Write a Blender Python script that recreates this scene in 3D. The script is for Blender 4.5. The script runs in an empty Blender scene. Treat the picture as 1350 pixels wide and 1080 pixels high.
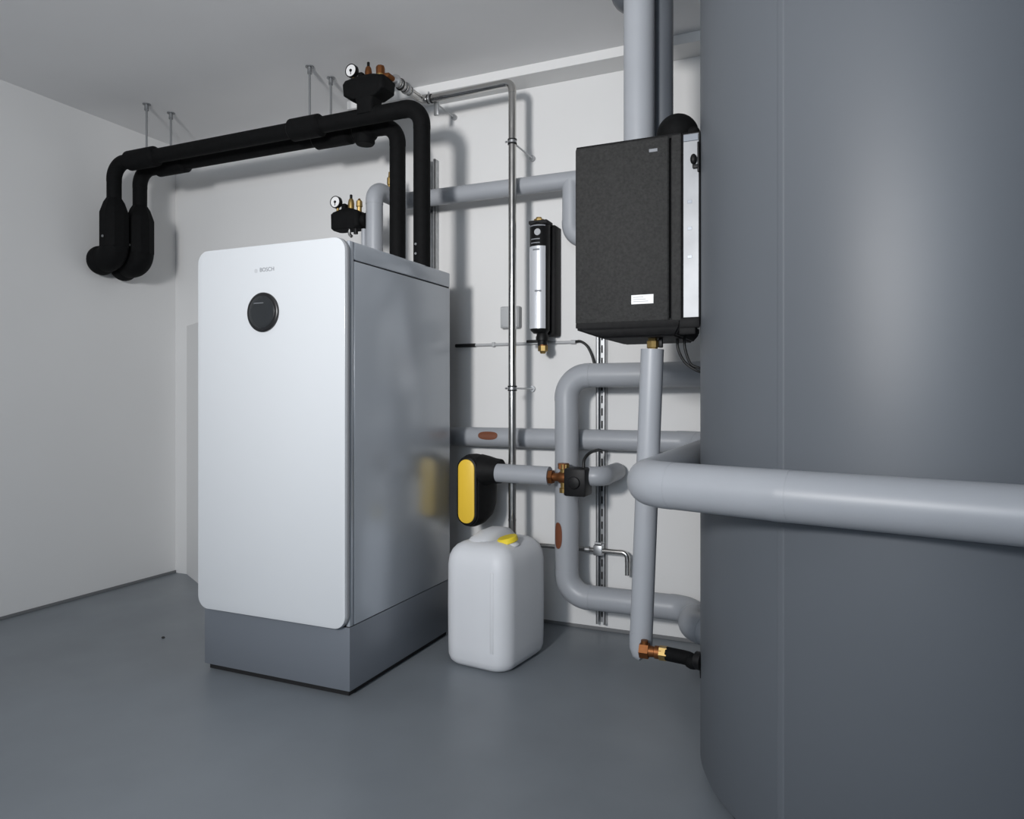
import bpy, bmesh, math, random
from mathutils import Vector, Matrix
random.seed(7)
SC = bpy.context.scene
COL = SC.collection

# ------------------------------------------------------------------ camera, light, exposure
YAW = math.radians(23.6); CH = 0.93; F = 941.0
cam = bpy.data.cameras.new('camera'); cam.sensor_width = 36; cam.lens = F/1350*36
cam.shift_y = -17/1350; cam.clip_start = 0.02
co = bpy.data.objects.new('camera', cam); COL.objects.link(co)
co.location = (0, 0, CH); co.rotation_euler = (math.pi/2, 0, YAW); SC.camera = co

def area(name, loc, target, size, power, color, sizey=None, spread=180):
    l = bpy.data.lights.new(name, 'AREA'); l.size = size
    l.shape = 'RECTANGLE' if sizey else 'DISK'
    if sizey: l.size_y = sizey
    l.energy = power; l.color = color; l.spread = math.radians(spread)
    o = bpy.data.objects.new(name, l); COL.objects.link(o); o.location = loc
    o.rotation_euler = (Vector(target)-Vector(loc)).to_track_quat('-Z', 'Y').to_euler()
    return o
area('key_light', (-0.80, -1.0, 1.53), (-1.35, 2.7, 1.55), 0.34, 24, (1.0, 0.98, 0.965), spread=105)
area('cool_fill_light', (-0.1, -2.35, 1.6), (-0.8, 1.8, 1.5), 1.6, 31, (0.76, 0.87, 1.0), 1.0)  # added cool fill without a window, lifts and tints the shade
w = bpy.data.worlds.new('world'); SC.world = w; w.use_nodes = True
w.node_tree.nodes['Background'].inputs[0].default_value = (0.5, 0.6, 0.75, 1)
w.node_tree.nodes['Background'].inputs[1].default_value = 0.2
vs = SC.view_settings; vs.view_transform = 'Standard'; vs.look = 'None'; vs.gamma = 1; vs.use_curve_mapping = False
vs.exposure = 0.13

# ------------------------------------------------------------------ materials
def mat(name, col, rough=0.5, metal=0.0, noise=None, bump=None, coat=0.0, sss=0.0, aniso=0.0, rvar=None, spec=None):
    """noise=(scale, amount, detail) mottles the colour; bump=(scale, strength, distance)"""
    m = bpy.data.materials.new(name); m.use_nodes = True; nt = m.node_tree; b = nt.nodes['Principled BSDF']
    b.inputs['Base Color'].default_value = (*col, 1); b.inputs['Roughness'].default_value = rough
    b.inputs['Metallic'].default_value = metal; b.inputs['Coat Weight'].default_value = coat
    b.inputs['Coat Roughness'].default_value = 0.08
    if spec is not None: b.inputs['Specular IOR Level'].default_value = spec
    if sss: b.inputs['Subsurface Weight'].default_value = sss; b.inputs['Subsurface Radius'].default_value = (.08, .08, .08)
    tc = nt.nodes.new('ShaderNodeTexCoord')
    def nz(scale, detail=4):
        n = nt.nodes.new('ShaderNodeTexNoise'); n.inputs['Scale'].default_value = scale; n.inputs['Detail'].default_value = detail
        nt.links.new(tc.outputs['Object'], n.inputs['Vector']); return n
    if noise:
        n = nz(noise[0], noise[2]); r = nt.nodes.new('ShaderNodeValToRGB')
        a = noise[1]
        r.color_ramp.elements[0].position = .3; r.color_ramp.elements[1].position = .7
        r.color_ramp.elements[0].color = (*[c*(1-a) for c in col], 1); r.color_ramp.elements[1].color = (*[min(1, c*(1+a)) for c in col], 1)
        nt.links.new(n.outputs['Fac'], r.inputs['Fac']); nt.links.new(r.outputs['Color'], b.inputs['Base Color'])
    if rvar:
        n = nz(rvar[0], 3); mr = nt.nodes.new('ShaderNodeMapRange'); mr.inputs['From Min'].default_value = .3; mr.inputs['From Max'].default_value = .7
        mr.inputs['To Min'].default_value = rough-rvar[1]; mr.inputs['To Max'].default_value = rough+rvar[1]
        nt.links.new(n.outputs['Fac'], mr.inputs['Value']); nt.links.new(mr.outputs['Result'], b.inputs['Roughness'])
    if bump:
        n = nz(bump[0], 5); bp = nt.nodes.new('ShaderNodeBump'); bp.inputs['Strength'].default_value = bump[1]; bp.inputs['Distance'].default_value = bump[2]
        nt.links.new(n.outputs['Fac'], bp.inputs['Height']); nt.links.new(bp.outputs['Normal'], b.inputs['Normal'])
    return m
M = dict(
 wall=mat('wall_paint', (.755, .755, .75), .85, noise=(1.3, .02, 3), bump=(90, .25, .001)),
 ceil=mat('ceiling_paint', (.80, .80, .805), .9, noise=(.8, .05, 4), bump=(40, .2, .001)),
 floor=mat('floor_paint', (.200, .222, .245), .40, noise=(3, .07, 5), bump=(130, .12, .001), rvar=(2.2, .08)),
 grime=mat('floor_grime', (.03, .03, .03), .9),
 pvc=mat('grey_pipe_cover', (.355, .372, .40), .40, noise=(6, .03, 3), bump=(25, .05, .001)),
 pvcdarkshade=mat('dark_shaded_pipe_cover', (.10, .11, .125), .35, noise=(6, .05, 3)),  # dark tone paints the pale pipe's shadow on the pipe behind it
 foam=mat('black_foam', (.0040, .0042, .0045), .75, noise=(60, .25, 3), bump=(150, .25, .001), spec=.14),
 foamedge=mat('black_foam_joint', (.004, .004, .0045), .7, spec=.2),
 epp=mat('dark_grey_foam_shell', (.019, .019, .0186), .7, noise=(140, .35, 6), bump=(160, .5, .002), spec=.35),
 eppdark=mat('black_foam_shell', (.006, .006, .0065), .65, noise=(60, .3, 4), bump=(160, .3, .001), spec=.2),
 door=mat('white_glass', (.63, .655, .68), .22, coat=.15, spec=.35),
 doorrim=mat('door_rim', (.30, .31, .33), .4),
 side=mat('silver_lacquer', (.46, .495, .54), .26, metal=.3),
 plinth=mat('grey_lacquer', (.19, .21, .24), .36, metal=.25),
 dark=mat('dark_gap', (.008, .008, .009), .8),
 glassblk=mat('black_glass', (.006, .007, .008), .12, coat=.6),
 screen=mat('display_glass', (.022, .024, .026), .25, coat=.3),
 ring=mat('dial_ring', (.012, .012, .013), .35),
 print_=mat('grey_print', (.22, .23, .25), .6),
 printl=mat('pale_print', (.42, .43, .45), .6),
 tank=mat('tank_jacket', (.118, .131, .148), .50, spec=.75, noise=(1.2, .03, 2), bump=(7, .06, .004), rvar=(1.5, .03)),
 tankseam=mat('tank_seam', (.13, .148, .17), .42),
 steel=mat('stainless_steel', (.55, .54, .52), .22, metal=1, rvar=(20, .05)),
 zinc=mat('zinc_steel', (.42, .43, .44), .4, metal=.9, noise=(40, .12, 3)),
 rod=mat('threaded_rod_zinc', (.30, .31, .32), .4, metal=.8),
 plate=mat('brushed_metal_plate', (.27, .278, .29), .45, metal=.25, noise=(9, .15, 4)),
 brass=mat('brass', (.42, .29, .11), .42, metal=.9, noise=(30, .12, 2)),
 copper=mat('copper', (.22, .085, .03), .5, metal=.85, noise=(30, .15, 2)),
 brown=mat('brown_label', (.17, .055, .025), .5),
 yellow=mat('yellow_panel', (.85, .56, .05), .4),
 yellowcap=mat('yellow_plastic', (.85, .66, .04), .4),
 blackpl=mat('black_plastic', (.006, .006, .0065), .5, spec=.25),
 rubber=mat('black_cable', (.008, .008, .008), .5),
 hdpe=mat('white_canister_plastic', (.70, .715, .74), .50, sss=.6, noise=(5, .02, 2)),
 white=mat('white_label', (.82, .82, .82), .5),
 dial=mat('white_dial', (.85, .85, .85), .4),
 junction=mat('grey_box_plastic', (.45, .46, .47), .5),
 cart=mat('cartridge_label', (.66, .68, .72), .35, metal=.25),
 beige=mat('skirting_and_shadow', (.17, .175, .18), .6),
)

# ------------------------------------------------------------------ helpers
def tag(o, label=None, cat=None, group=None, kind=None):
    if label: o['label'] = label
    if cat: o['category'] = cat
    if group: o['group'] = group
    if kind: o['kind'] = kind
    return o
def thing(name, loc, label, cat, group=None):
    if ASM is not None: loc = ASM@Vector(loc)
    o = bpy.data.objects.new(name, None); o.empty_display_size = .05; COL.objects.link(o); o.location = loc
    return tag(o, label, cat, group)
ASM = None
def obj(name, bm, m, parent=None, smooth=40, world=True):
    if ASM is not None: bmesh.ops.transform(bm, matrix=ASM, verts=bm.verts[:])
    me = bpy.data.meshes.new(name)
    bmesh.ops.recalc_face_normals(bm, faces=bm.faces[:])
    bm.to_mesh(me); bm.free(); me.materials.append(M[m] if isinstance(m, str) else m)
    if smooth:
        for p in me.polygons: p.use_smooth = True
        try: me.set_sharp_from_angle(angle=math.radians(smooth))
        except Exception: pass
    o = bpy.data.objects.new(name, me); COL.objects.link(o)
    if parent is not None:
        o.parent = parent
        if world:       # geometry is given in world coordinates: undo the parents' offsets
            off = Vector((0, 0, 0)); p = parent
            while p is not None: off += p.location; p = p.parent
            me.transform(Matrix.Translation(-off))
    return o
def rbox(x0, x1, y0, y1, z0, z1, bev=0.0, seg=2):
    bm = bmesh.new(); bmesh.ops.create_cube(bm, size=1)
    for v in bm.verts:
        v.co = Vector(((x0+x1)/2+v.co.x*(x1-x0), (y0+y1)/2+v.co.y*(y1-y0), (z0+z1)/2+v.co.z*(z1-z0)))
    if bev: bmesh.ops.bevel(bm, geom=bm.edges[:], offset=bev, segments=seg, profile=.5, affect='EDGES')
    return bm
def frame(d):
    d = Vector(d).normalized(); a = Vector((0, 0, 1)) if abs(d.z) < .9 else Vector((0, 1, 0))
    u = d.cross(a).normalized(); return u, d.cross(u).normalized()
def sweep(pts, rad, n=24, cap=True, bm=None):
    """circle swept along points with parallel transport; rad number or list"""
    bm = bm or bmesh.new(); pts = [Vector(p) for p in pts]
    if not hasattr(rad, '__len__'): rad = [rad]*len(pts)
    t0 = (pts[1]-pts[0]).normalized(); u, v = frame(t0); rings = []
    for i, p in enumerate(pts):
        if i == 0: t = t0
        elif i == len(pts)-1: t = (pts[i]-pts[i-1]).normalized()
        else:
            t = (pts[i+1]-pts[i]).normalized()+(pts[i]-pts[i-1]).normalized()
            t = t.normalized() if t.length > 1e-6 else (pts[i]-pts[i-1]).normalized()
        u = (u-t*u.dot(t)).normalized(); v = t.cross(u)
        rings.append([bm.verts.new(p+u*math.cos(2*math.pi*k/n)*rad[i]+v*math.sin(2*math.pi*k/n)*rad[i]) for k in range(n)])
    for a, b in zip(rings, rings[1:]):
        for k in range(n): bm.faces.new((a[k], a[(k+1) % n], b[(k+1) % n], b[k]))
    if cap: bm.faces.new(rings[0][::-1]); bm.faces.new(rings[-1])
    return bm
def lathe(base, d, prof, n=32, bm=None):
    """prof: list of (distance along axis, radius)"""
    base = Vector(base); d = Vector(d).normalized(); u, v = frame(d); bm = bm or bmesh.new(); rings = []
    for s, r in prof:
        r = max(r, 1e-4)
        rings.append([bm.verts.new(base+d*s+(u*math.cos(2*math.pi*k/n)+v*math.sin(2*math.pi*k/n))*r) for k in range(n)])
    for a, b in zip(rings, rings[1:]):
        for k in range(n): bm.faces.new((a[k], a[(k+1) % n], b[(k+1) % n], b[k]))
    bm.faces.new(rings[0][::-1]); bm.faces.new(rings[-1]); return bm
def cyl(a, b, r, n=24, bev=0.0, bm=None):
    a = Vector(a); b = Vector(b); L = (b-a).length
    pr = [(0, r), (L, r)] if not bev else [(0, r-bev), (bev*.3, r-bev*.3), (bev, r), (L-bev, r), (L-bev*.3, r-bev*.3), (L, r-bev)]
    return lathe(a, b-a, pr, n, bm)
def ball(c, r, n=24, sc=(1, 1, 1), bm=None):
    bm = bm or bmesh.new(); r_ = bmesh.ops.create_uvsphere(bm, u_segments=n, v_segments=n//2, radius=r)
    for v in r_['verts']: v.co = Vector((v.co.x*sc[0]+c[0], v.co.y*sc[1]+c[1], v.co.z*sc[2]+c[2]))
    return bm
def fillet(a, b, c, R, n=14):
    a, b, c = Vector(a), Vector(b), Vector(c); d1 = (a-b).normalized(); d2 = (c-b).normalized()
    ang = d1.angle(d2); t = R/math.tan(ang/2)
    p1 = b+d1*t; ctr = b+(d1+d2).normalized()*(R/math.sin(ang/2)); p2 = b+d2*t
    v1 = p1-ctr; v2 = p2-ctr; th = v1.angle(v2); out = []
    for i in range(n+1):
        s = i/n; out.append(ctr+(v1*math.sin((1-s)*th)+v2*math.sin(s*th))/math.sin(th))
    return out
def smooth_path(pts, n=8):
    """Catmull-Rom through points"""
    P_ = [Vector(p) for p in pts]; P_ = [P_[0]*2-P_[1]]+P_+[P_[-1]*2-P_[-2]]; out = []
    for i in range(1, len(P_)-2):
        for k in range(n):
            t = k/n; a, b, c, d = P_[i-1:i+3]
            out.append(.5*((2*b)+(c-a)*t+(2*a-5*b+4*c-d)*t*t+(3*b-a-3*c+d)*t**3))
    out.append(P_[-2]); return out
def pipe_run(parent, pts, r, R, m, sleeve=.0012, first='pipe_section'):
    """straight sections and elbows, each a mesh part; elbows carry a slightly proud cover"""
    pts = [Vector(p) for p in pts]; cur = pts[0]
    for i in range(1, len(pts)):
        if i < len(pts)-1:
            arc = fillet(pts[i-1], pts[i], pts[i+1], R)
            if (arc[0]-cur).length > .004: obj(first, sweep([cur, arc[0]], r, 32), m, parent)
            d0 = (arc[0]-pts[i-1]).normalized(); d1 = (pts[i+1]-arc[-1]).normalized()
            full = [arc[0]-d0*.012]+arc+[arc[-1]+d1*.012]
            obj('elbow', sweep(full, r+sleeve, 32), m, parent)
            cur = arc[-1]
        elif (pts[i]-cur).length > .004:
            obj(first, sweep([cur, pts[i]], r, 32), m, parent)
def hexnut(a, b, r, bm=None): return cyl(a, b, r, 6, 0, bm)
def text_mesh(name, s, size, loc, rot, m, parent, extrude=.0004, sx=1.0, align='CENTER'):
    cu = bpy.data.curves.new('tmp', 'FONT'); cu.body = s; cu.size = size; cu.extrude = extrude; cu.align_x = align; cu.align_y = 'CENTER'
    to = bpy.data.objects.new('tmp', cu); COL.objects.link(to); bpy.context.view_layer.update()
    me = bpy.data.meshes.new_from_object(to.evaluated_get(bpy.context.evaluated_depsgraph_get()))
    bpy.data.objects.remove(to); me.transform(Matrix.Translation(loc)@rot@Matrix.Diagonal((sx, 1, 1, 1)))
    off = Vector((0, 0, 0)); p = parent
    while p is not None: off += p.location; p = p.parent
    me.transform(Matrix.Translation(-off)); me.materials.clear(); me.materials.append(M[m]); me.name = name
    o = bpy.data.objects.new(name, me); COL.objects.link(o); o.parent = parent; return o
ROTF = Matrix.Rotation(math.pi/2, 4, 'X')      # text faces -Y

# ------------------------------------------------------------------ room shell
WX0, WX1, WY0, WY1, H = -3.14, 1.75, -2.6, 2.745, 2.25
def struct(name, bm, m, smooth=0): return tag(obj(name, bm, m, None, smooth), kind='structure')
fl = struct('floor', rbox(WX0-.1, WX1+.1, WY0-.1, WY1+.1, -.1, 0), 'floor')
struct('ceiling', rbox(WX0-.1, WX1+.1, WY0-.1, WY1+.1, H, H+.1), 'ceil')
struct('wall_back', rbox(WX0-.1, WX1+.1, WY1, WY1+.1, 0, H), 'wall')
struct('wall_left', rbox(WX0-.1, WX0, WY0, WY1, 0, H), 'wall')
struct('wall_right', rbox(WX1, WX1+.1, WY0, WY1, 0, H), 'wall')
struct('wall_front', rbox(WX0, WX1, WY0-.1, WY0, 0, H), 'wall')
# downstand under the ceiling along the back wall
struct('trim_1', rbox(-1.95, WX1, 2.625, WY1, 2.212, H, .002), 'wall')
# boxed-in corner behind the cabinet (angled)
bm = bmesh.new(); fp = [(-3.06, 2.745), (-2.80, 2.60), (-2.60, 2.60), (-2.60, 2.745)]
lo = [bm.verts.new((x, y, 0)) for x, y in fp]; hi = [bm.verts.new((x, y, 1.3)) for x, y in fp]
bm.faces.new(lo[::-1]); bm.faces.new(hi)
for i in range(4): bm.faces.new((lo[i], lo[(i+1) % 4], hi[(i+1) % 4], hi[i]))
struct('trim_2', bm, 'wall')
struct('shadow_line_left', rbox(WX0, WX0+.006, WY0, WY1, 0, .014, .002), 'beige')  # thin dark strip drawn for the shadow line at the wall foot
struct('baseboard_back', rbox(-2.6, WX1, WY1-.006, WY1, 0, .014, .002), 'beige')

# ------------------------------------------------------------------ heat pump cabinet
CX0, CX1, CY0, CY1, CT = -1.938, -1.338, 1.814, 2.458, 1.412
cab = thing('heat_pump_cabinet', (-1.638, 2.136, 0), 'tall white fronted heating cabinet with silver sides and a round black dial', 'cabinet')
obj('body', rbox(CX0+.004, CX1-.004, CY0+.004, CY1, .215, CT-.004, .003), 'dark', cab)
obj('side_panel', rbox(CX1-.014, CX1, CY0+.024, CY1, .219, 1.352, .003), 'side', cab)
obj('side_panel', rbox(CX0, CX0+.014, CY0+.024, CY1, .219, 1.352, .003), 'side', cab)
obj('corner_strip', rbox(CX1-.014, CX1, CY0, CY0+.022, .219, CT, .003), 'side', cab)
obj('corner_strip', rbox(CX0, CX0+.014, CY0, CY0+.022, .219, CT, .003), 'side', cab)
obj('top_panel', rbox(CX0, CX1, CY0+.024, CY1, 1.356, CT, .004), 'side', cab)
obj('plinth', rbox(CX0, CX1, CY0, CY1, .020, .2165, .0015), 'plinth', cab)
obj('plinth_shadow_gap', rbox(CX0+.012, CX1-.012, CY0+.012, CY1-.01, .002, .022), 'dark', cab)  # dark block standing in for the shade under the plinth
for x in (CX0+.07, CX1-.07):
    for y in (CY0+.06, CY1-.07):
        obj('foot', cyl((x, y, 0), (x, y, .022), .022, 16, .003), 'blackpl', cab)
def rrect(cx, cz, w_, h_, r, n=10):
    out = []
    for sx, sz, a0 in ((1, 1, 0), (-1, 1, 90), (-1, -1, 180), (1, -1, 270)):
        for k in range(n+1):
            a = math.radians(a0+90*k/n)
            out.append((cx+sx*(w_/2-r)+math.cos(a)*r, cz+sz*(h_/2-r)+math.sin(a)*r))
    return out
def slab_y(outline_fn, y0, y1, bev):
    """slab in the XZ plane, front edge softened; outline_fn(inset)->points"""
    bm = bmesh.new(); rings = []
    for y, ins in ((y1, 0), (y0+bev, 0), (y0+bev*.3, bev*.3), (y0, bev)):
        rings.append([bm.verts.new((x, y, z)) for x, z in outline_fn(ins)])
    for a, b in zip(rings, rings[1:]):
        n = len(a)
        for k in range(n): bm.faces.new((a[k], a[(k+1) % n], b[(k+1) % n], b[k]))
    bm.faces.new(rings[0]); bm.faces.new(rings[-1][::-1]); return bm
dz0, dz1 = .217, 1.419
dr = obj('door_panel', slab_y(lambda i: rrect(-1.638, (dz0+dz1)/2, .604-2*i, dz1-dz0-2*i, .042-i), 1.787, 1.797, .002), 'door', cab)
obj('door_rim', slab_y(lambda i: rrect(-1.638, (dz0+dz1)/2, .606-2*i, dz1-dz0+.003-2*i, .043-i), 1.7975, 1.809, .001), 'doorrim', cab)
obj('door_gasket', slab_y(lambda i: rrect(-1.638, (dz0+dz1)/2-.002, .59-2*i, dz1-dz0-.02-2*i, .04-i), 1.809, 1.818, .001), 'dark', cab)
dc = (-1.654, 1.787, 1.2015)
dl = obj('control_dial', lathe(dc, (0, -1, 0), [(0, .0635), (.006, .0635), (.0085, .061), (.009, .056)], 64), 'ring', cab)
obj('display', lathe((dc[0], dc[1]-.0088, dc[2]), (0, -1, 0), [(0, .0525), (.001, .0525), (.0022, .050), (.0026, .04)], 64), 'screen', dl)
bm = rbox(dc[0]-.030, dc[0]+.010, 1.7745, 1.7752, dc[2]+.028, dc[2]+.030)
obj('display_print', bm, 'print_', dl)
# emblem and word mark
bm = bmesh.new()
for (ra, rb) in ((.0062, .0052),):
    n = 32; A = [bm.verts.new((-1.6855+math.cos(2*math.pi*k/n)*ra, 1.7865, 1.337+math.sin(2*math.pi*k/n)*ra)) for k in range(n)]
    B = [bm.verts.new((-1.6855+math.cos(2*math.pi*k/n)*rb, 1.7865, 1.337+math.sin(2*math.pi*k/n)*rb)) for k in range(n)]
    for k in range(n): bm.faces.new((A[k], A[(k+1) % n], B[(k+1) % n], B[k]))
for dx in (-.0028, .0018):
    q = [bm.verts.new((-1.6855+dx+a, 1.7865, 1.337+b)) for a, b in ((0, -.0042), (.001, -.0042), (.001, .0042), (0, .0042))]; bm.faces.new(q)
q = [bm.verts.new((-1.6855+a, 1.7865, 1.337+b)) for a, b in ((-.002, -.0005), (.002, -.0005), (.002, .0005), (-.002, .0005))]; bm.faces.new(q)
obj('emblem', bm, 'printl', cab, 0)
text_mesh('logo', 'BOSCH', .0185, Vector((-1.640, 1.7866, 1.3385)), ROTF, 'print_', cab, .0003, 1.0)

# ------------------------------------------------------------------ tank
TX, TY, TR = .211, 1.901, .500
tank = thing('buffer_tank', (TX, TY, 0), 'huge grey cylindrical storage tank filling the right side of the room', 'tank')
obj('base_ring', cyl((TX, TY, 0), (TX, TY, .045), TR-.028, 96), 'dark', tank)
obj('jacket', lathe((TX, TY, .012), (0, 0, 1), [(0, TR-.03), (.012, TR-.008), (.03, TR), (1.93, TR), (1.96, TR-.01), (1.975, TR-.03)], 160), 'tank', tank, 30)
obj('lid', lathe((TX, TY, 1.987), (0, 0, 1), [(0, TR-.004), (.03, TR-.004), (.04, TR-.02), (.055, .2), (.058, .02)], 96), 'blackpl', tank)
# overlapping jacket edge
ph = math.atan2(1.345-TY, -.015-TX)
ph = math.radians(-125.9)
bm = bmesh.new(); a0, a1 = ph-.006, ph+.028; st = []
for k in range(7):
    a = a0+(a1-a0)*k/6; rr = TR+(.0008 if 0 < k < 6 else .0)
    st.append((bm.verts.new((TX+math.cos(a)*rr, TY+math.sin(a)*rr, .05)), bm.verts.new((TX+math.cos(a)*rr, TY+math.sin(a)*rr, 1.93))))
for a, b in zip(st, st[1:]): bm.faces.new((a[0], b[0], b[1], a[1]))
obj('jacket_seam', bm, 'tank', tank, 60)

# ------------------------------------------------------------------ black insulated pipes under the ceiling
PN, PF, ZN, ZF = 2.29, 2.406, 2.007, 2.006
def black_line(Y, Z, xw, xc, zb, label, couplings, tee):
    t = thing('foam_pipe', (xc, Y, CT), label, 'pipe', 'black foam pipes under the ceiling')
    pipe_run(t, [(xw, Y, 1.79), (xw, Y, Z), (xc, Y, Z), (xc, Y, CT)], .0315, .072, 'foam', .0008)
    # thick sleeve over the lower valve, chamfered
    obj('valve_sleeve', lathe((xw, Y, zb+.03), (0, 0, 1), [(0, .050), (.02, .063), (.175, .063), (.225, .046), (.245, .034)], 10), 'foam', t, 25)
    arc = fillet((xw, Y, zb+.06), (xw, Y, zb), (WX0, Y, zb), .055, 10)
    obj('wall_elbow', sweep([Vector((xw, Y, zb+.07))]+arc+[Vector((WX0+.03, Y, zb))], [.060]*13, 24), 'foam', t)
    obj('wall_collar', ball((WX0+.045, Y, zb-.004), .068, 32, (.75, 1, 1)), 'foam', t)
    for x0, x1 in couplings:
        c = obj('coupling', lathe((x0, Y, Z), (1, 0, 0), [(0, .033), (.012, .044), (x1-x0-.012, .044), (x1-x0, .033)], 24), 'foam', t)
    return t
# small screws and marks on sleeves
tn = black_line(PN, ZN, -3.010, -1.365, 1.570, 'front one of two black foam pipes, carrying the brass valves', [(-2.916, -2.7325), (-1.979, -1.8195)], 1)
tf = black_line(PF, ZF, -2.985, -1.545, 1.560, 'rear black foam pipe, running behind its twin under the ceiling', [(-2.870, -2.681), (-1.951, -1.7595), (-1.745, -1.655)], 0)
obj('tee_stub', lathe((-1.70, PF, ZF-.058), (0, 0, 1), [(0, .034), (.008, .040), (.05, .040)], 20), 'foam', tf)
for t, x, y, z in ((tn, -3.010, PN-.064, 1.66), (tf, -2.985, PF-.064, 1.64)):
    obj('grommet', cyl((x+.01, y, z), (x+.01, y-.003, z), .006, 10), 'zinc', t)
for y, z in ((PN-.031, 1.455), (PN-.031, 1.49)):
    obj('rivet', cyl((-1.372, y, z), (-1.372, y-.003, z), .0045, 10), 'zinc', tn)
# foam tee carrying the safety group
def loft_box(x0, x1, cy, levels):
    """levels: (z, half width x, half depth y), corners rounded"""
    cx = (x0+x1)/2; bm = bmesh.new(); rings = []
    for z, hx, hy in levels:
        rings.append([bm.verts.new((x, y, z)) for x, y in [(cx+a, cy+b) for a, b in rrect(0, 0, 2*hx, 2*hy, min(hx, hy)*.45, 6)]])
    for a, b in zip(rings, rings[1:]):
        n = len(a)
        for k in range(n): bm.faces.new((a[k], a[(k+1) % n], b[(k+1) % n], b[k]))
    bm.faces.new(rings[0][::-1]); bm.faces.new(rings[-1]); return bm
obj('tee_neck', loft_box(-1.655, -1.545, PN, [(ZN, .038, .036), (2.05, .038, .036), (2.072, .046, .038), (2.085, .075, .042)]), 'foam', tn)
obj('valve_housing', loft_box(-1.70, -1.50, PN, [(2.066, .060, .038), (2.086, .094, .046), (2.125, .097, .048), (2.137, .090, .045), (2.150, .045, .035)]), 'foam', tn)

def gauge(parent, c, r, n_, lab=None):
    g = obj('pressure_gauge', lathe(c, (0, -1, 0), [(0, r*.9), (.004, r), (.018, r), (.021, r*.97), (.021, r*.86), (.018, r*.84)], 36), 'blackpl', parent)
    c2 = Vector(c)+Vector((0, -.0185, 0))
    obj('dial', lathe(c2, (0, -1, 0), [(0, r*.85), (.001, r*.85)], 32), 'dial', g)
    obj('pointer', cyl(c2+Vector((0, -.001, 0)), c2+Vector((0, -.003, 0)), r*.22, 14), 'blackpl', g)
    obj('needle', rbox(c2.x-.0012, c2.x+.0012, c2.y-.003, c2.y-.002, c2.z-r*.6, c2.z), 'blackpl', g)
    obj('gauge_stem', cyl((c[0]+.004, c[1]-.006, c[2]-r-.02), (c[0]+.004, c[1]-.006, c[2]-r*.8), .006, 12), 'brass', g)
def safety_group(parent, cx, cy, zt, s=1.0, small=False):
    gauge(parent, (cx-.064*s, cy-.005, zt+.034*s), .026*s, 0)
    obj('knuckle', rbox(cx-.044*s, cx-.022*s, cy-.012, cy+.012, zt-.005, zt+.028*s, .005), 'foam', parent)
    v = obj('air_vent', lathe((cx, cy, zt-.004), (0, 0, 1), [(0, .009), (.004, .009), (.005, .013*s), (.030*s, .0135*s), (.044*s, .011*s), (.050*s, .0075*s)], 20), 'brass' if small else 'copper', parent)
    obj('vent_cap', lathe((cx, cy, zt+.044*s), (0, 0, 1), [(0, .0055), (.018*s, .0055), (.020*s, .004)], 14), 'blackpl', v)
tgl = safety_group(tn, -1.602, PN, 2.150)
v = obj('safety_valve', lathe((-1.547, PN, 2.128), (0, 0, 1), [(0, .012), (.012, .013), (.014, .0165), (.052, .0175), (.060, .015), (.062, .010)], 8), 'copper', tn, 30)
obj('valve_ring', lathe((-1.547, PN, 2.146), (0, 0, 1), [(0, .018), (.008, .0185), (.010, .017)], 20), 'brass', v)
obj('valve_outlet', sweep([(-1.547, PN, 2.150), (-1.512, PN, 2.147), (-1.505, PN+.025, 2.140)], .0105, 16), 'copper', tn)

# hanger rods
def hanger(x, Y, z, label):
    t = thing('hanger_rod', (x, Y, H), label, 'hanger', 'ceiling hanger rods')
    obj('rod', cyl((x, Y, z), (x, Y, H-.002), .0045, 12), 'rod', t)
    obj('ceiling_anchor', lathe((x, Y, H), (0, 0, -1), [(0, .017), (.004, .017), (.005, .009), (.022, .009)], 18), 'rod', t)
    obj('nut', hexnut((x, Y, H-.030), (x, Y, H-.022), .0095), 'rod', t)
hanger(-2.799, PN, ZN+.040, 'thin ceiling rod farthest left, over the left coupling of front black pipe')
hanger(-2.782, PF, ZF+.040, 'thin ceiling rod second from left, over the rear black pipe')
hanger(-1.883, PN, ZN+.040, 'thin ceiling rod third from left, over the front pipe coupling')
hanger(-1.869, PF, ZF+.040, 'thin ceiling rod nearest the black valve group')

# ------------------------------------------------------------------ steel discharge pipe
sp = thing('steel_discharge_pipe', (-1.104, 2.53, .40), 'slim shiny steel pipe dropping from ceiling level to behind the canister', 'pipe')
pipe_run(sp, [(-1.505, 2.42, 2.142), (-1.505, 2.53, 2.142), (-1.104, 2.53, 2.147), (-1.104, 2.53, .36)], .0150, .030, 'steel', .0006)
# ribbed / slotted outlet union between the valve and the steel pipe
for k in range(9):
    y = 2.325+k*.0125
    obj('union_ring', cyl((-1.505, y, 2.141), (-1.505, y+.006, 2.142), .019 if k % 3 else .023, 16), 'steel' if k % 2 else 'zinc', sp)
obj('outlet_tube', cyl((-1.505, 2.31, 2.140), (-1.505, 2.43, 2.142), .0125, 16), 'zinc', sp)
def ring_clamp(parent, c, d, r, wall=(0, 1, 0), L=.2):
    c = Vector(c); d = Vector(d).normalized(); w_ = Vector(wall)
    bm = cyl(c-d*.010, c-d*.005, r+.003, 24); cyl(c+d*.005, c+d*.010, r+.003, 24, 0, bm)
    k = obj('clamp', bm, 'dark', parent)
    obj('clamp_band', cyl(c-d*.006, c+d*.006, r+.002, 24), 'zinc', k)
    s = d.cross(w_)
    obj('clamp_screw', cyl(c+s*(r+.002)-w_*.01, c+s*(r+.010)-w_*.01, .004, 8), 'zinc', k)
    obj('clamp_stud', cyl(c+w_*r, c+w_*L, .0035, 10), 'zinc', k)
    obj('stud_plate', cyl(c+w_*(L-.012), c+w_*L, .012, 14), 'zinc', k)
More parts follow.
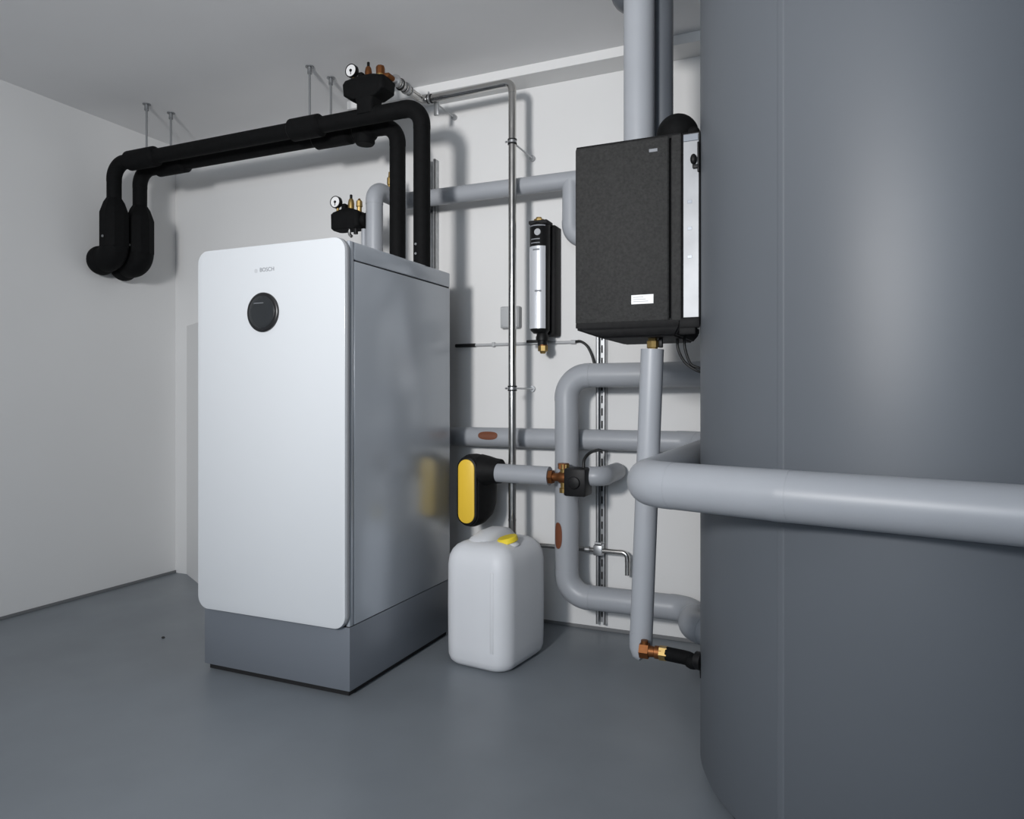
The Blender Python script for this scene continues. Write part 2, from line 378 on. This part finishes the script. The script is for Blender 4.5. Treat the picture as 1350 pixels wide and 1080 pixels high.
ring_clamp(sp, (-1.104, 2.53, 1.915), (0, 0, 1), .015, L=.213)
ring_clamp(sp, (-1.104, 2.53, .962), (0, 0, 1), .015, L=.213)
ring_clamp(sp, (-1.47, 2.53, 2.1425), (1, 0, 0), .015, L=.213)
obj('fixing_strap', rbox(-1.462, -1.442, 2.546, 2.556, 2.08, 2.150, .002), 'zinc', sp)
for z in (.40, .45): obj('pipe_joint', cyl((-1.104, 2.53, z), (-1.104, 2.53, z+.006), .0162, 20), 'steel', sp)

# ------------------------------------------------------------------ slotted rails on the back wall
def rail(x, z0, z1, label):
    t = thing('mounting_rail', (x, WY1, z0), label, 'rail', 'slotted wall rails')
    d = .035; w_ = .038
    obj('flange', rbox(x-w_/2, x-w_/2+.003, WY1-d, WY1-.001, z0, z1), 'zinc', t)
    obj('flange', rbox(x+w_/2-.003, x+w_/2, WY1-d, WY1-.001, z0, z1), 'zinc', t)
    obj('lip', rbox(x-w_/2, x-w_/2+.010, WY1-d, WY1-d+.002, z0, z1), 'zinc', t)
    obj('lip', rbox(x+w_/2-.010, x+w_/2, WY1-d, WY1-d+.002, z0, z1), 'zinc', t)
    # back web with slots: bars between slots
    bm = rbox(x-w_/2+.002, x-.007, WY1-.004, WY1-.002, z0, z1); nb = int((z1-z0)/.05)
    b2 = rbox(x+.007, x+w_/2-.002, WY1-.004, WY1-.002, z0, z1); me = bpy.data.meshes.new('t'); b2.to_mesh(me); bm.from_mesh(me); b2.free()
    for k in range(nb):
        zz = z0+k*.05; b2 = rbox(x-.007, x+.007, WY1-.004, WY1-.002, zz, zz+.020); b2.to_mesh(me); bm.from_mesh(me); b2.free()
    bpy.data.meshes.remove(me)
    obj('slotted_web', bm, 'zinc', t)
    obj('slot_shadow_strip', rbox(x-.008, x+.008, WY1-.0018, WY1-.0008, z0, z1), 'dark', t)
rail(-.804, .034, 1.30, 'slotted steel rail on the wall right of the thick bent pipe')
rail(-1.568, 1.0, 1.965, 'slotted steel rail on the wall behind the black vertical pipe')

# ------------------------------------------------------------------ upper grey pipe from cabinet to right
up = thing('insulated_pipe', (-1.657, 2.41, CT), 'pale grey pipe rising from the cabinet top, then along the wall to the dark box', 'pipe', 'grey insulated pipes')
pipe_run(up, [(-1.657, 2.41, CT), (-1.657, 2.41, 1.765), (-1.657, 2.61, 1.765), (.10, 2.61, 1.762), (.10, WY1, 1.762)], .034, .05, 'pvc')
obj('drop_tee', sweep([(-.892, 2.61, 1.762), (-.892, 2.61, 1.62)], .034, 32), 'pvc', up)
pipe_run(up, [(-.892, 2.61, 1.64), (-.892, 2.61, 1.535), (.24, 2.61, 1.535), (.24, WY1, 1.535)], .0345, .06, 'pvc')
obj('vent_valve', lathe((-1.657, 2.52, 1.79), (0, 0, 1), [(0, .008), (.02, .008), (.022, .011), (.05, .011), (.055, .006), (.075, .005)], 16), 'brass', up)
# small black valve housing to the left of it
sg = thing('valve_group', (-1.74, 2.41, 1.60), 'small black valve block with gauge on the left of the grey riser above cabinet', 'valve')
obj('valve_housing', loft_box(-1.835, -1.70, 2.39, [(1.604, .060, .030), (1.612, .068, .036), (1.668, .069, .037), (1.676, .060, .034), (1.690, .022, .022)]), 'foam', sg)
obj('side_neck', cyl((-1.72, 2.395, 1.640), (-1.685, 2.40, 1.640), .030, 20), 'foam', sg)
safety_group(sg, -1.752, 2.385, 1.686, .95, True)
v = obj('safety_valve', lathe((-1.712, 2.385, 1.672), (0, 0, 1), [(0, .010), (.020, .010), (.022, .013), (.044, .012), (.050, .006)], 8), 'brass', sg, 30)
obj('valve_knob', ball((-1.712, 2.385, 1.722), .0055, 12), 'copper', v)
obj('drain_tube', sweep(smooth_path([(-1.752, 2.375, 1.606), (-1.752, 2.375, 1.585), (-1.742, 2.375, 1.575)], 5), .0065, 12), 'steel', sg)
obj('drain_plug', cyl((-1.722, 2.375, 1.583), (-1.722, 2.375, 1.606), .009, 12), 'blackpl', sg)
obj('support_leg', cyl((-1.70, 2.40, CT), (-1.70, 2.40, 1.606), .011, 14), 'pvc', sg)

# ------------------------------------------------------------------ grey pipework lower right
def decal(parent, p, d_axis, r, L, half_ang, normal_deg, m='brown'):
    """curved oval sticker on a pipe; d_axis 'x' or 'z'"""
    bm = bmesh.new(); n = 28; c = None; ring = []
    def pt(a, s, e=0.0016):
        if d_axis == 'x': return (p[0]+s, p[1]+math.cos(a)*(r+e)*-1, p[2]+math.sin(a)*(r+e))
        return (p[0]+math.sin(a)*(r+e), p[1]-math.cos(a)*(r+e), p[2]+s)
    a0 = math.radians(normal_deg); grid = []
    for j in range(5):
        f = j/4; row = []
        for k in range(n):
            t = 2*math.pi*k/n; ex = 2.5
            ct = abs(math.cos(t))**(2/ex)*(1 if math.cos(t) >= 0 else -1); stt = abs(math.sin(t))**(2/ex)*(1 if math.sin(t) >= 0 else -1)
            row.append(bm.verts.new(pt(a0+half_ang*stt*max(f, .01), L/2*ct*max(f, .01))))
        grid.append(row)
    for a, b in zip(grid, grid[1:]):
        for k in range(n): bm.faces.new((a[k], a[(k+1) % n], b[(k+1) % n], b[k]))
    bm.faces.new(grid[0])
    o = obj('flow_label', bm, m, parent); o['label'] = 'brown oval flow label'; return o
pc = thing('insulated_pipe', (-.901, 2.585, .12), 'thick grey pipe bent into a C between two tank connections', 'pipe', 'grey insulated pipes')
pipe_run(pc, [(-.02, 2.42, 1.010), (-.16, 2.57, 1.010), (-.40, 2.585, 1.010), (-.901, 2.585, 1.010), (-.901, 2.585, .172), (-.415, 2.585, .172), (-.400, 2.395, .172), (-.165, 2.245, .172)], .0455, .085, 'pvc')
decal(pc, (-.901, 2.585, .404), 'z', .0455, .100, .40, -26)
pd = thing('insulated_pipe', (-1.15, 2.68, .76), 'straight grey pipe with brown label running behind the C shaped pipe', 'pipe', 'grey insulated pipes')
pipe_run(pd, [(-1.60, 2.680, .762), (-.45, 2.680, .762), (-.16, 2.42, .762), (-.05, 2.30, .762)], .0400, .10, 'pvc')
decal(pd, (-1.262, 2.680, .762), 'x', .0400, .088, .42, 12)
for x in (-1.23, -.70):
    obj('pipe_bracket', rbox(x-.012, x+.012, 2.70, WY1-.001, .735, .79, .003), 'zinc', pd)

# the water station, the pipe under it and its valve are drawn at 1:0.774 and set beside the tank
K = .774
ASM = Matrix.Translation((-.4605, 1.780, 1.3325)) @ Matrix.Scale(K, 4) @ Matrix.Translation((.595, -2.30, -1.450))
AI = ASM.inverted()
def W(x, y, z): return tuple(AI@Vector((x, y, z)))
pf = thing('insulated_pipe', (-.5695, 2.40, .05), 'slim grey pipe hanging straight down from the dark box to the floor valve', 'pipe', 'grey insulated pipes')
ft, fb = Vector((-.531, 2.40, 1.090)), Vector((-.5695, 2.40, .10))
obj('pipe_section', sweep([ft, fb], .0385, 32), 'pvc', pf)
obj('end_elbow', sweep([fb+Vector((0, 0, .03)), fb, Vector((-.570, 2.398, .078)), Vector((-.566, 2.395, .062)), Vector((-.556, 2.392, .054))], [.0392, .0392, .038, .034, .026], 32), 'pvc', pf)
obj('top_fitting', lathe((-.530, 2.40, 1.086), (0, 0, 1), [(0, .017), (.008, .017), (.010, .020), (.032, .020), (.034, .016), (.060, .016)], 8), 'brass', pf, 30)
obj('lever', rbox(-.508, -.494, 2.385, 2.40, 1.094, 1.126, .003), 'blackpl', pf)
# floor level valve and black hose into the tank
dv = thing('drain_valve', (-.53, 2.33, .07), 'copper and brass drain valve with black hose at the tank foot', 'valve')
vz = .088; vy = 2.345
obj('valve_nut', hexnut((-.560, vy, vz), (-.530, vy, vz), .026), 'copper', dv)
obj('valve_body', lathe((-.532, vy, vz), (1, 0, 0), [(0, .019), (.02, .017), (.022, .021), (.045, .021), (.047, .018), (.062, .018)], 20), 'copper', dv)
obj('union_nut', hexnut((-.495, vy, vz), (-.470, vy, vz), .024), 'brass', dv)
obj('valve_spindle', cyl((-.545, vy, vz), (-.545, vy, vz+.034), .012, 14), 'copper', dv)
obj('hose', sweep(smooth_path([(-.472, vy, vz), (-.40, vy-.01, vz-.002), W(-.30, 1.80, .272), W(-.275, 1.81, .272)], 6), .0225, 20), 'foam', dv)
obj('hose_clip', cyl((-.375, vy-.014, vz-.002), (-.355, vy-.020, vz-.002), .0285, 20), 'blackpl', dv)
obj('drain_cock', cyl((-.352, 2.318, vz-.02), (-.350, 2.318, vz-.05), .011, 12), 'blackpl', dv)

ASM_BOX = ASM; ASM = None
# big pipe in front of the tank
bp = thing('insulated_pipe', (-.34, 1.46, .75), 'fat pale grey pipe crossing in front of the big tank', 'pipe', 'grey insulated pipes')
pipe_run(bp, [(.10, 2.53, .748), (-.345, 2.40, .748), (-.345, 1.486, .748), (-.071, 1.400, .748), (.62, 1.252, .745)], .0480, .075, 'pvc', .0004)
obj('pipe_section', cyl((.05, 2.52, .748), (.14, 2.54, .748), .047), 'pvc', bp)

# ------------------------------------------------------------------ steel cross pipe low on the wall
sc_ = thing('steel_cross_pipe', (-.80, 2.685, .33), 'thin shiny steel pipe low on the wall, clamped to the right rail', 'pipe')
pipe_run(sc_, [(-1.30, 2.685, .3306), (-.690, 2.685, .3306), (-.690, 2.685, .245)], .0095, .022, 'steel', .0006)
k = obj('clamp', rbox(-.822, -.786, 2.668, 2.708, .312, .352, .004), 'zinc', sc_)
obj('clamp_screw', cyl((-.815, 2.67, .360), (-.790, 2.67, .360), .006, 8), 'zinc', k)
for x in (-.965, -.935, -.86):
    obj('pipe_joint', cyl((x, 2.685, .3306), (x+.02, 2.685, .3306), .0125, 16), 'zinc' if x > -.93 else 'dark', sc_)

# ------------------------------------------------------------------ cable along the wall
cb = thing('wall_cable', (-1.2, 2.735, 1.148), 'thin white cable conduit along the wall behind the steel pipe, black hose end', 'cable')
obj('conduit', cyl((-1.42, 2.736, 1.150), (-.925, 2.736, 1.150), .0058, 12), 'junction', cb)
obj('conduit_shaded_end', cyl((-1.46, 2.734, 1.150), (-1.365, 2.734, 1.150), .0075, 12), 'dark', cb)  # dark piece paints the cabinet's shadow on the conduit's left end
obj('conduit_end', cyl((-.935, 2.736, 1.150), (-.915, 2.736, 1.150), .0085, 12), 'junction', cb)
obj('black_hose', sweep(smooth_path([(-.92, 2.734, 1.150), (-.895, 2.731, 1.152), (-.868, 2.729, 1.135), (-.850, 2.729, 1.105), (-.838, 2.729, 1.07), (-.832, 2.729, 1.03)], 6), .0052, 10), 'rubber', cb)
for x in (-1.28, -1.05): obj('cable_clip', rbox(x-.006, x+.006, 2.728, WY1-.001, 1.140, 1.160, .002), 'junction', cb)

jb = thing('junction_box', (-1.196, WY1, 1.26), 'small grey junction box on the wall behind the steel pipe', 'box')
bx = obj('box', rbox(-1.240, -1.154, 2.712, WY1-.001, 1.215, 1.306, .006), 'junction', jb)
obj('lid', rbox(-1.236, -1.158, 2.708, 2.713, 1.219, 1.302, .003), 'junction', jb)
for sx in (-1.229, -1.165):
    for sz in (1.226, 1.295): obj('screw', cyl((sx, 2.709, sz), (sx, 2.7065, sz), .0035, 8), 'zinc', jb)

# ------------------------------------------------------------------ cartridge on the wall
ct = thing('filter_cartridge', (-1.02, 2.67, 1.187), 'slim black wall cartridge with a long silver label and brass nuts', 'filter')
cxx, cyy = -1.030, 2.635
obj('back_bracket', rbox(cxx-.032, cxx+.050, 2.672, WY1-.001, 1.175, 1.615, .006), 'eppdark', ct)
body = obj('cartridge', lathe((cxx, cyy, 1.180), (0, 0, 1), [(0, .026), (.012, .038), (.425, .041), (.435, .034), (.44, .02)], 28), 'blackpl', ct, 50)
def wrap(x, y, r, a0, a1, z0, z1, n=14, e=.001):
    bm = bmesh.new(); st = []
    for k in range(n+1):
        a = math.radians(a0+(a1-a0)*k/n); q = (x+math.sin(a)*(r+e), y-math.cos(a)*(r+e))
        st.append((bm.verts.new((*q, z0)), bm.verts.new((*q, z1))))
    for a, b in zip(st, st[1:]): bm.faces.new((a[0], b[0], b[1], a[1]))
    return bm
lb = obj('silver_label', wrap(cxx, cyy, .041, -95, 52, 1.197, 1.520), 'cart', ct)
obj('print_line', wrap(cxx, cyy, .042, -20, 18, 1.502, 1.509, 6), 'print_', lb)
obj('print_line', wrap(cxx, cyy, .042, -8, 28, 1.340, 1.347, 6), 'print_', lb)
obj('label_frame', wrap(cxx, cyy, .0405, -95, 52, 1.598, 1.603), 'print_', ct)
bdg = obj('badge', cyl((cxx+.006, cyy-.040, 1.573), (cxx+.006, cyy-.045, 1.573), .013, 20), 'printl', ct)
for z in (1.53, 1.545): obj('print_line', wrap(cxx, cyy, .0415, -35, 20, z, z+.004, 6), 'print_', ct)
obj('rim', rbox(cxx-.036, cxx+.042, 2.60, 2.67, 1.607, 1.622, .004), 'dark', ct)
obj('brass_nut', lathe((cxx-.005, cyy, 1.620), (0, 0, 1), [(0, .021), (.012, .021), (.013, .013), (.020, .012)], 8), 'brass', ct, 30)
obj('neck', lathe((cxx+.010, cyy, 1.130), (0, 0, 1), [(0, .018), (.02, .020), (.022, .026), (.035, .026), (.05, .02), (.062, .03)], 20), 'blackpl', ct)
obj('lever', rbox(cxx-.055, cxx+.005, cyy-.012, cyy, 1.143, 1.155, .003), 'blackpl', ct)
obj('brass_nut', lathe((cxx+.012, cyy, 1.100), (0, 0, 1), [(0, .010), (.008, .014), (.010, .021), (.030, .021), (.032, .016)], 8), 'brass', ct, 30)
obj('red_ring', cyl((cxx+.012, cyy, 1.131), (cxx+.012, cyy, 1.134), .019, 20), 'copper', ct)

# ------------------------------------------------------------------ dark box (fresh water station)
ASM = ASM_BOX
BX0, BX1, BY0, BY1, BZ0, BZ1 = -.772, -.4186, 2.30, 2.68, 1.160, 1.772
fs = thing('water_station', (-.595, 2.5, BZ0), 'dark speckled insulated box mounted at the left side of the tank', 'box')
def prism_y(x0, x1, prof, bev=.004):
    """prof in (y,z) extruded along x"""
    bm = bmesh.new(); a = [bm.verts.new((x0, y, z)) for y, z in prof]; b = [bm.verts.new((x1, y, z)) for y, z in prof]
    n = len(prof); bm.faces.new(a[::-1]); bm.faces.new(b)
    for k in range(n): bm.faces.new((a[k], a[(k+1) % n], b[(k+1) % n], b[k]))
    bmesh.ops.recalc_face_normals(bm, faces=bm.faces[:])
    bmesh.ops.bevel(bm, geom=bm.edges[:], offset=bev, segments=2, affect='EDGES'); return bm
# front cover, grooved into a wide panel and a narrow edge strip
obj('front_cover', rbox(BX0, -.4550, BY0, BY0+.09, BZ0+.012, BZ1-.002, .008, 3), 'epp', fs)
obj('edge_strip', rbox(-.4495, -.4160, BY0+.002, BY0+.09, BZ0+.012, BZ1-.002, .005, 3), 'epp', fs)
sd = obj('metal_plate', rbox(-.4110, -.3625, BY0+.006, BY0+.012, BZ0+.022, BZ1-.006, .001, 1), 'plate', fs)
sd['label'] = 'bright narrow metal plate on the right edge'
obj('plate_backing', rbox(-.4160, -.3590, BY0+.012, BY0+.018, BZ0, BZ1, .001, 1), 'foamedge', fs)
obj('plate_top', rbox(-.4105, -.3640, BY0+.003, BY0+.008, BZ1-.030, BZ1-.008, .001, 1), 'plinth', fs)
lt = obj('latch', ball((-.378, BY0+.0, 1.682), .013, 16, (.8, .8, 1.3)), 'blackpl', fs)
obj('latch_arm', rbox(-.381, -.362, BY0-.006, BY0+.004, 1.652, 1.664, .002), 'blackpl', lt)
obj('latch_arm', rbox(-.366, -.360, BY0-.004, BY0+.006, 1.640, 1.735, .002), 'blackpl', lt)
for z in (1.545, 1.46, 1.37): obj('plate_mark', rbox(-.398, -.384, BY0+.0053, BY0+.0062, z, z+.010, .0004, 1), 'plinth', fs)
obj('tray_end', rbox(-.425, -.3590, BY0+.002, BY0+.018, BZ0-.012, BZ0+.022, .006), 'eppdark', fs)
obj('tray_foot', rbox(-.425, -.372, BY0+.004, BY0+.018, BZ0-.032, BZ0-.008, .005), 'eppdark', fs)
obj('core', rbox(BX0+.006, BX1-.008, BY0+.02, BY1-.03, BZ0+.02, BZ1-.010), 'foamedge', fs)
# bottom tray with sloping front and left faces
bm = bmesh.new(); z1 = BZ0+.022
top = [(BX0, BY0+.002), (BX1, BY0+.002), (BX1, BY1), (BX0, BY1)]
mid = top; bot = [(BX0+.085, BY0+.02), (BX1-.02, BY0+.02), (BX1-.02, BY1-.03), (BX0+.085, BY1-.03)]
L0 = [bm.verts.new((x, y, z1)) for x, y in top]; L1 = [bm.verts.new((x, y, BZ0-.004)) for x, y in mid]; L2 = [bm.verts.new((x, y, BZ0-.034)) for x, y in bot]
bm.faces.new(L0); bm.faces.new(L2[::-1])
for A, B in ((L0, L1), (L1, L2)):
    for k in range(4): bm.faces.new((A[k], A[(k+1) % 4], B[(k+1) % 4], B[k]))
bmesh.ops.bevel(bm, geom=bm.edges[:], offset=.006, segments=2, affect='EDGES')
obj('bottom_tray', bm, 'eppdark', fs)
obj('top_cover', rbox(BX0+.002, BX1+.002, BY0+.004, BY1, BZ1-.012, BZ1+.003, .004), 'eppdark', fs)
stk = obj('type_label', rbox(-.578, -.505, BY0-.0015, BY0+.001, 1.232, 1.262, .0004, 1), 'white', fs); stk['label'] = 'small white type label'
for k in range(3): obj('print_line', rbox(-.572, -.522-.008*k, BY0-.0022, BY0-.0014, 1.2395+.007*k, 1.2412+.007*k), 'printl', stk)
obj('chip', rbox(-.520, -.492, BY0-.0008, BY0+.002, 1.722, 1.733, .001, 1), 'print_', fs)
ASM = None
for z in (1.20, 1.45): obj('tank_bracket', rbox(-.330, -.2905, 1.88, 1.92, z, z+.05, .003), 'zinc', fs)
ASM = ASM_BOX
# insulated black pump head on top
dm = thing('foam_dome', (-.45, 2.42, BZ1), 'black rounded foam cover sitting on top of the dark box', 'cover')
obj('shell', ball((-.452, 2.43, BZ1+.038), .070, 36, (1, 1.1, 1)), 'foam', dm)
obj('base_flange', rbox(-.520, -.380, 2.36, 2.50, BZ1+.003, BZ1+.022, .008), 'foam', dm)
obj('side_shoulder', rbox(-.420, -.372, 2.37, 2.49, BZ1+.003, BZ1+.045, .018, 3), 'foam', dm)
ASM = None
BT = 1.581
# pipes above the box
rp = thing('insulated_pipe', (-.472, 1.965, BT), 'pale grey vertical pipe between the dark box and the ceiling', 'pipe', 'grey insulated pipes')
obj('pipe_section', sweep([(-.472, 1.965, BT), (-.472, 1.965, H)], .0425, 40), 'pvc', rp)
obj('ceiling_rosette', lathe((-.472, 1.965, H), (0, 0, -1), [(0, .075), (.008, .075), (.012, .065), (.014, .045)], 40), 'pvcdarkshade', rp)
rq = thing('insulated_pipe', (-.420, 2.035, BT), 'grey vertical pipe coloured as shaded, just right of the pale one above the box', 'pipe', 'grey insulated pipes')
pipe_run(rq, [(-.421, 2.035, BT), (-.421, 2.035, 2.135), (-.512, 2.085, 2.135), (-.560, 1.92, 2.135), (-.560, 1.92, H)], .0300, .042, 'pvcdarkshade')
obj('elbow_cover', ball((-.520, 2.075, 2.128), .062, 28), 'pvcdarkshade', rq)
# two black cables from the box to the tank
for dx, lab in ((0, 'left of two black cables hanging from the dark box to the tank'), (.018, 'right of two black cables hanging from the dark box to the tank')):
    o = obj('black_cable', sweep(smooth_path([(-.354+dx, 1.90, 1.09), (-.352+dx, 1.90, 1.055), (-.335+dx*.8, 1.905, 1.02-dx*.2), (-.305+dx*.3, 1.91, .998+dx*.4), (-.283, 1.92, .992+dx*.3)], 7), .0036, 10), 'rubber')
    tag(o, lab, 'cable', 'black cables under the dark box')

# ------------------------------------------------------------------ circulation pump
pu = thing('circulation_pump', (-1.265, 2.53, .430), 'black circulation pump with a tall yellow oval front beside the cabinet', 'pump')
pz = .563; px_ = -1.268
def stadium(w_, h_, cx, cz, n=14):
    r = w_/2; out = []
    for k in range(n+1): a = math.pi*k/n; out.append((cx+math.cos(a)*r, cz+h_/2-r+math.sin(a)*r))
    for k in range(n+1): a = math.pi+math.pi*k/n; out.append((cx+math.cos(a)*r, cz-h_/2+r+math.sin(a)*r))
    return out
obj('front_frame', slab_y(lambda i: stadium(.086-2*i, .265-2*i, px_, pz), 2.461, 2.490, .006), 'blackpl', pu)
yp = obj('yellow_panel', slab_y(lambda i: stadium(.070-2*i, .248-2*i, px_, pz), 2.457, 2.466, .003), 'yellow', pu); yp['label'] = 'tall yellow oval control panel'
# moulded back shell: lofted stadiums
bm = bmesh.new(); rings = []
for y, ww, hh, dx, dzz in ((2.475, .090, .274, .001, 0), (2.500, .106, .286, .004, 0), (2.54, .118, .282, .006, 0), (2.58, .118, .254, .008, 0), (2.615, .100, .20, .008, 0), (2.635, .06, .13, .008, 0)):
    rings.append([bm.verts.new((x, y, z)) for x, z in stadium(ww, hh, px_+dx, pz+dzz)])
for a, b in zip(rings, rings[1:]):
    n = len(a)
    for k in range(n): bm.faces.new((a[k], a[(k+1) % n], b[(k+1) % n], b[k]))
bm.faces.new(rings[0]); bm.faces.new(rings[-1][::-1])
obj('shell', bm, 'eppdark', pu, 50)
obj('outlet_cone', lathe((px_+.035, 2.525, .640), (1, 0, 0), [(0, .064), (.030, .058), (.060, .050), (.084, .047)], 28), 'eppdark', pu)
pe = thing('insulated_pipe', (-1.05, 2.49, .60), 'short grey pipe between the yellow pump and the brass valve', 'pipe', 'grey insulated pipes')
obj('pipe_section', sweep([(px_+.119, 2.492, .637), (-.935, 2.490, .634)], .0355, 32), 'pvc', pe)
# three-way valve
tv = thing('mixing_valve', (-.88, 2.488, .60), 'brass mixing valve with a black square actuator in front of grey pipe', 'valve')
vz = .628; vy = 2.488
obj('union_nut', hexnut((-.940, vy, vz+.004), (-.920, vy, vz+.004), .027), 'copper', tv)
obj('valve_body', lathe((-.922, vy, vz+.004), (1, 0, 0), [(0, .016), (.02, .015), (.03, .022), (.06, .024), (.075, .018)], 20), 'copper', tv)
obj('valve_branch', lathe((-.878, vy, vz-.052), (0, 0, 1), [(0, .018), (.016, .018), (.018, .013), (.05, .015), (.085, .015), (.087, .021), (.105, .021)], 8), 'brass', tv, 30)
obj('valve_cap', hexnut((-.880, vy, vz+.036), (-.880, vy, vz+.056), .022), 'copper', tv)
ac = obj('actuator', rbox(-.858, -.776, 2.425, 2.51, .572, .672, .007), 'blackpl', tv)
obj('actuator_knob', cyl((-.817, 2.425, .622), (-.817, 2.415, .622), .022, 20, .003), 'blackpl', ac)
obj('actuator_neck', cyl((-.880, vy, vz), (-.850, vy, vz), .020, 16), 'blackpl', tv)
obj('actuator_cable', sweep(smooth_path([(-.80, 2.48, .67), (-.800, 2.49, .70), (-.79, 2.52, .722), (-.782, 2.60, .728), (-.78, 2.64, .722)], 6), .006, 10), 'rubber', tv)
pg = thing('insulated_pipe', (-.74, 2.50, .60), 'short grey pipe stub just right of the black square actuator', 'pipe', 'grey insulated pipes')
pipe_run(pg, [(-.775, 2.50, .640), (-.735, 2.50, .640), (-.735, 2.70, .640)], .034, .036, 'pvc')

# ------------------------------------------------------------------ canister
cn = thing('plastic_canister', (-1.072, 2.318, 0), 'white plastic canister with yellow screw cap standing beside the cabinet', 'canister')
cn.rotation_euler = (0, 0, math.radians(-7))
def can_loft(levels, w0, d0, r0, n=8):
    bm = bmesh.new(); rings = []
    for z, ins, ty in levels:
        pts = rrect(0, ty, w0-2*ins, d0-2*ins, max(r0-ins*.6, .012), n)
        rings.append([bm.verts.new((x, y, z)) for x, y in pts])
    for a, b in zip(rings, rings[1:]):
        m_ = len(a)
        for k in range(m_): bm.faces.new((a[k], a[(k+1) % m_], b[(k+1) % m_], b[k]))
    bm.faces.new(rings[0][::-1]); bm.faces.new(rings[-1]); return bm
CW, CD = .262, .312
lv = [(0, .034, 0), (.005, .018, 0), (.016, .007, 0), (.034, .001, 0), (.07, 0, 0), (.20, -.001, 0), (.345, 0, 0), (.375, .004, 0), (.395, .013, 0), (.410, .026, 0), (.420, .044, 0), (.426, .066, 0)]
obj('body', can_loft(lv, CW, CD, .062, 10), 'hdpe', cn, 55, world=False)
# moulded grip: a broad hump along the canister's depth, rising from the left shoulder
bm = bmesh.new(); rings = []
for (y, zt, hw) in ((-.112, .405, .030), (-.098, .424, .040), (-.065, .440, .044), (-.02, .452, .044), (.05, .456, .044), (.10, .446, .040), (.125, .428, .034), (.138, .402, .028)):
    ring = []
    for k in range(13):
        a = math.pi*k/12; c = abs(math.cos(a))**.7*(1 if math.cos(a) >= 0 else -1)
        ring.append(bm.verts.new((-.030+c*hw*1.15, y, .395+(zt-.395)*math.sin(a)**.7)))
    rings.append(ring)
for a, b in zip(rings, rings[1:]):
    for k in range(12): bm.faces.new((a[k], a[k+1], b[k+1], b[k]))
bm.faces.new(rings[0]); bm.faces.new(rings[-1][::-1])
obj('handle', bm, 'hdpe', cn, 60, world=False)
nk = obj('neck', lathe((.070, -.030, .408), (-.20, -.16, 1), [(0, .038), (.010, .033), (.016, .030)], 28), 'hdpe', cn, 40, world=False)
bm = lathe((.067, -.0325, .423), (-.20, -.16, 1), [(0, .036), (.001, .037), (.015, .036), (.018, .033), (.0185, .02)], 36)
cp = obj('screw_cap', bm, 'yellowcap', cn, 30, world=False); cp['label'] = 'yellow screw cap'
obj('level_strip', rbox(.070, .082, -CD/2-.0008, -CD/2+.006, .07, .34, .0008), 'hdpe', cn, 40, world=False)

# small dirt crumbs on the floor
for i, (x, y, r) in enumerate(((-2.33, 1.98, .006),)):
    o = obj('dirt_speck', ball((x, y, .003), r, 8, (1.4, 1, .6)), 'grime'); tag(o, 'tiny dark speck of dirt on the floor left of the cabinet', 'dirt')
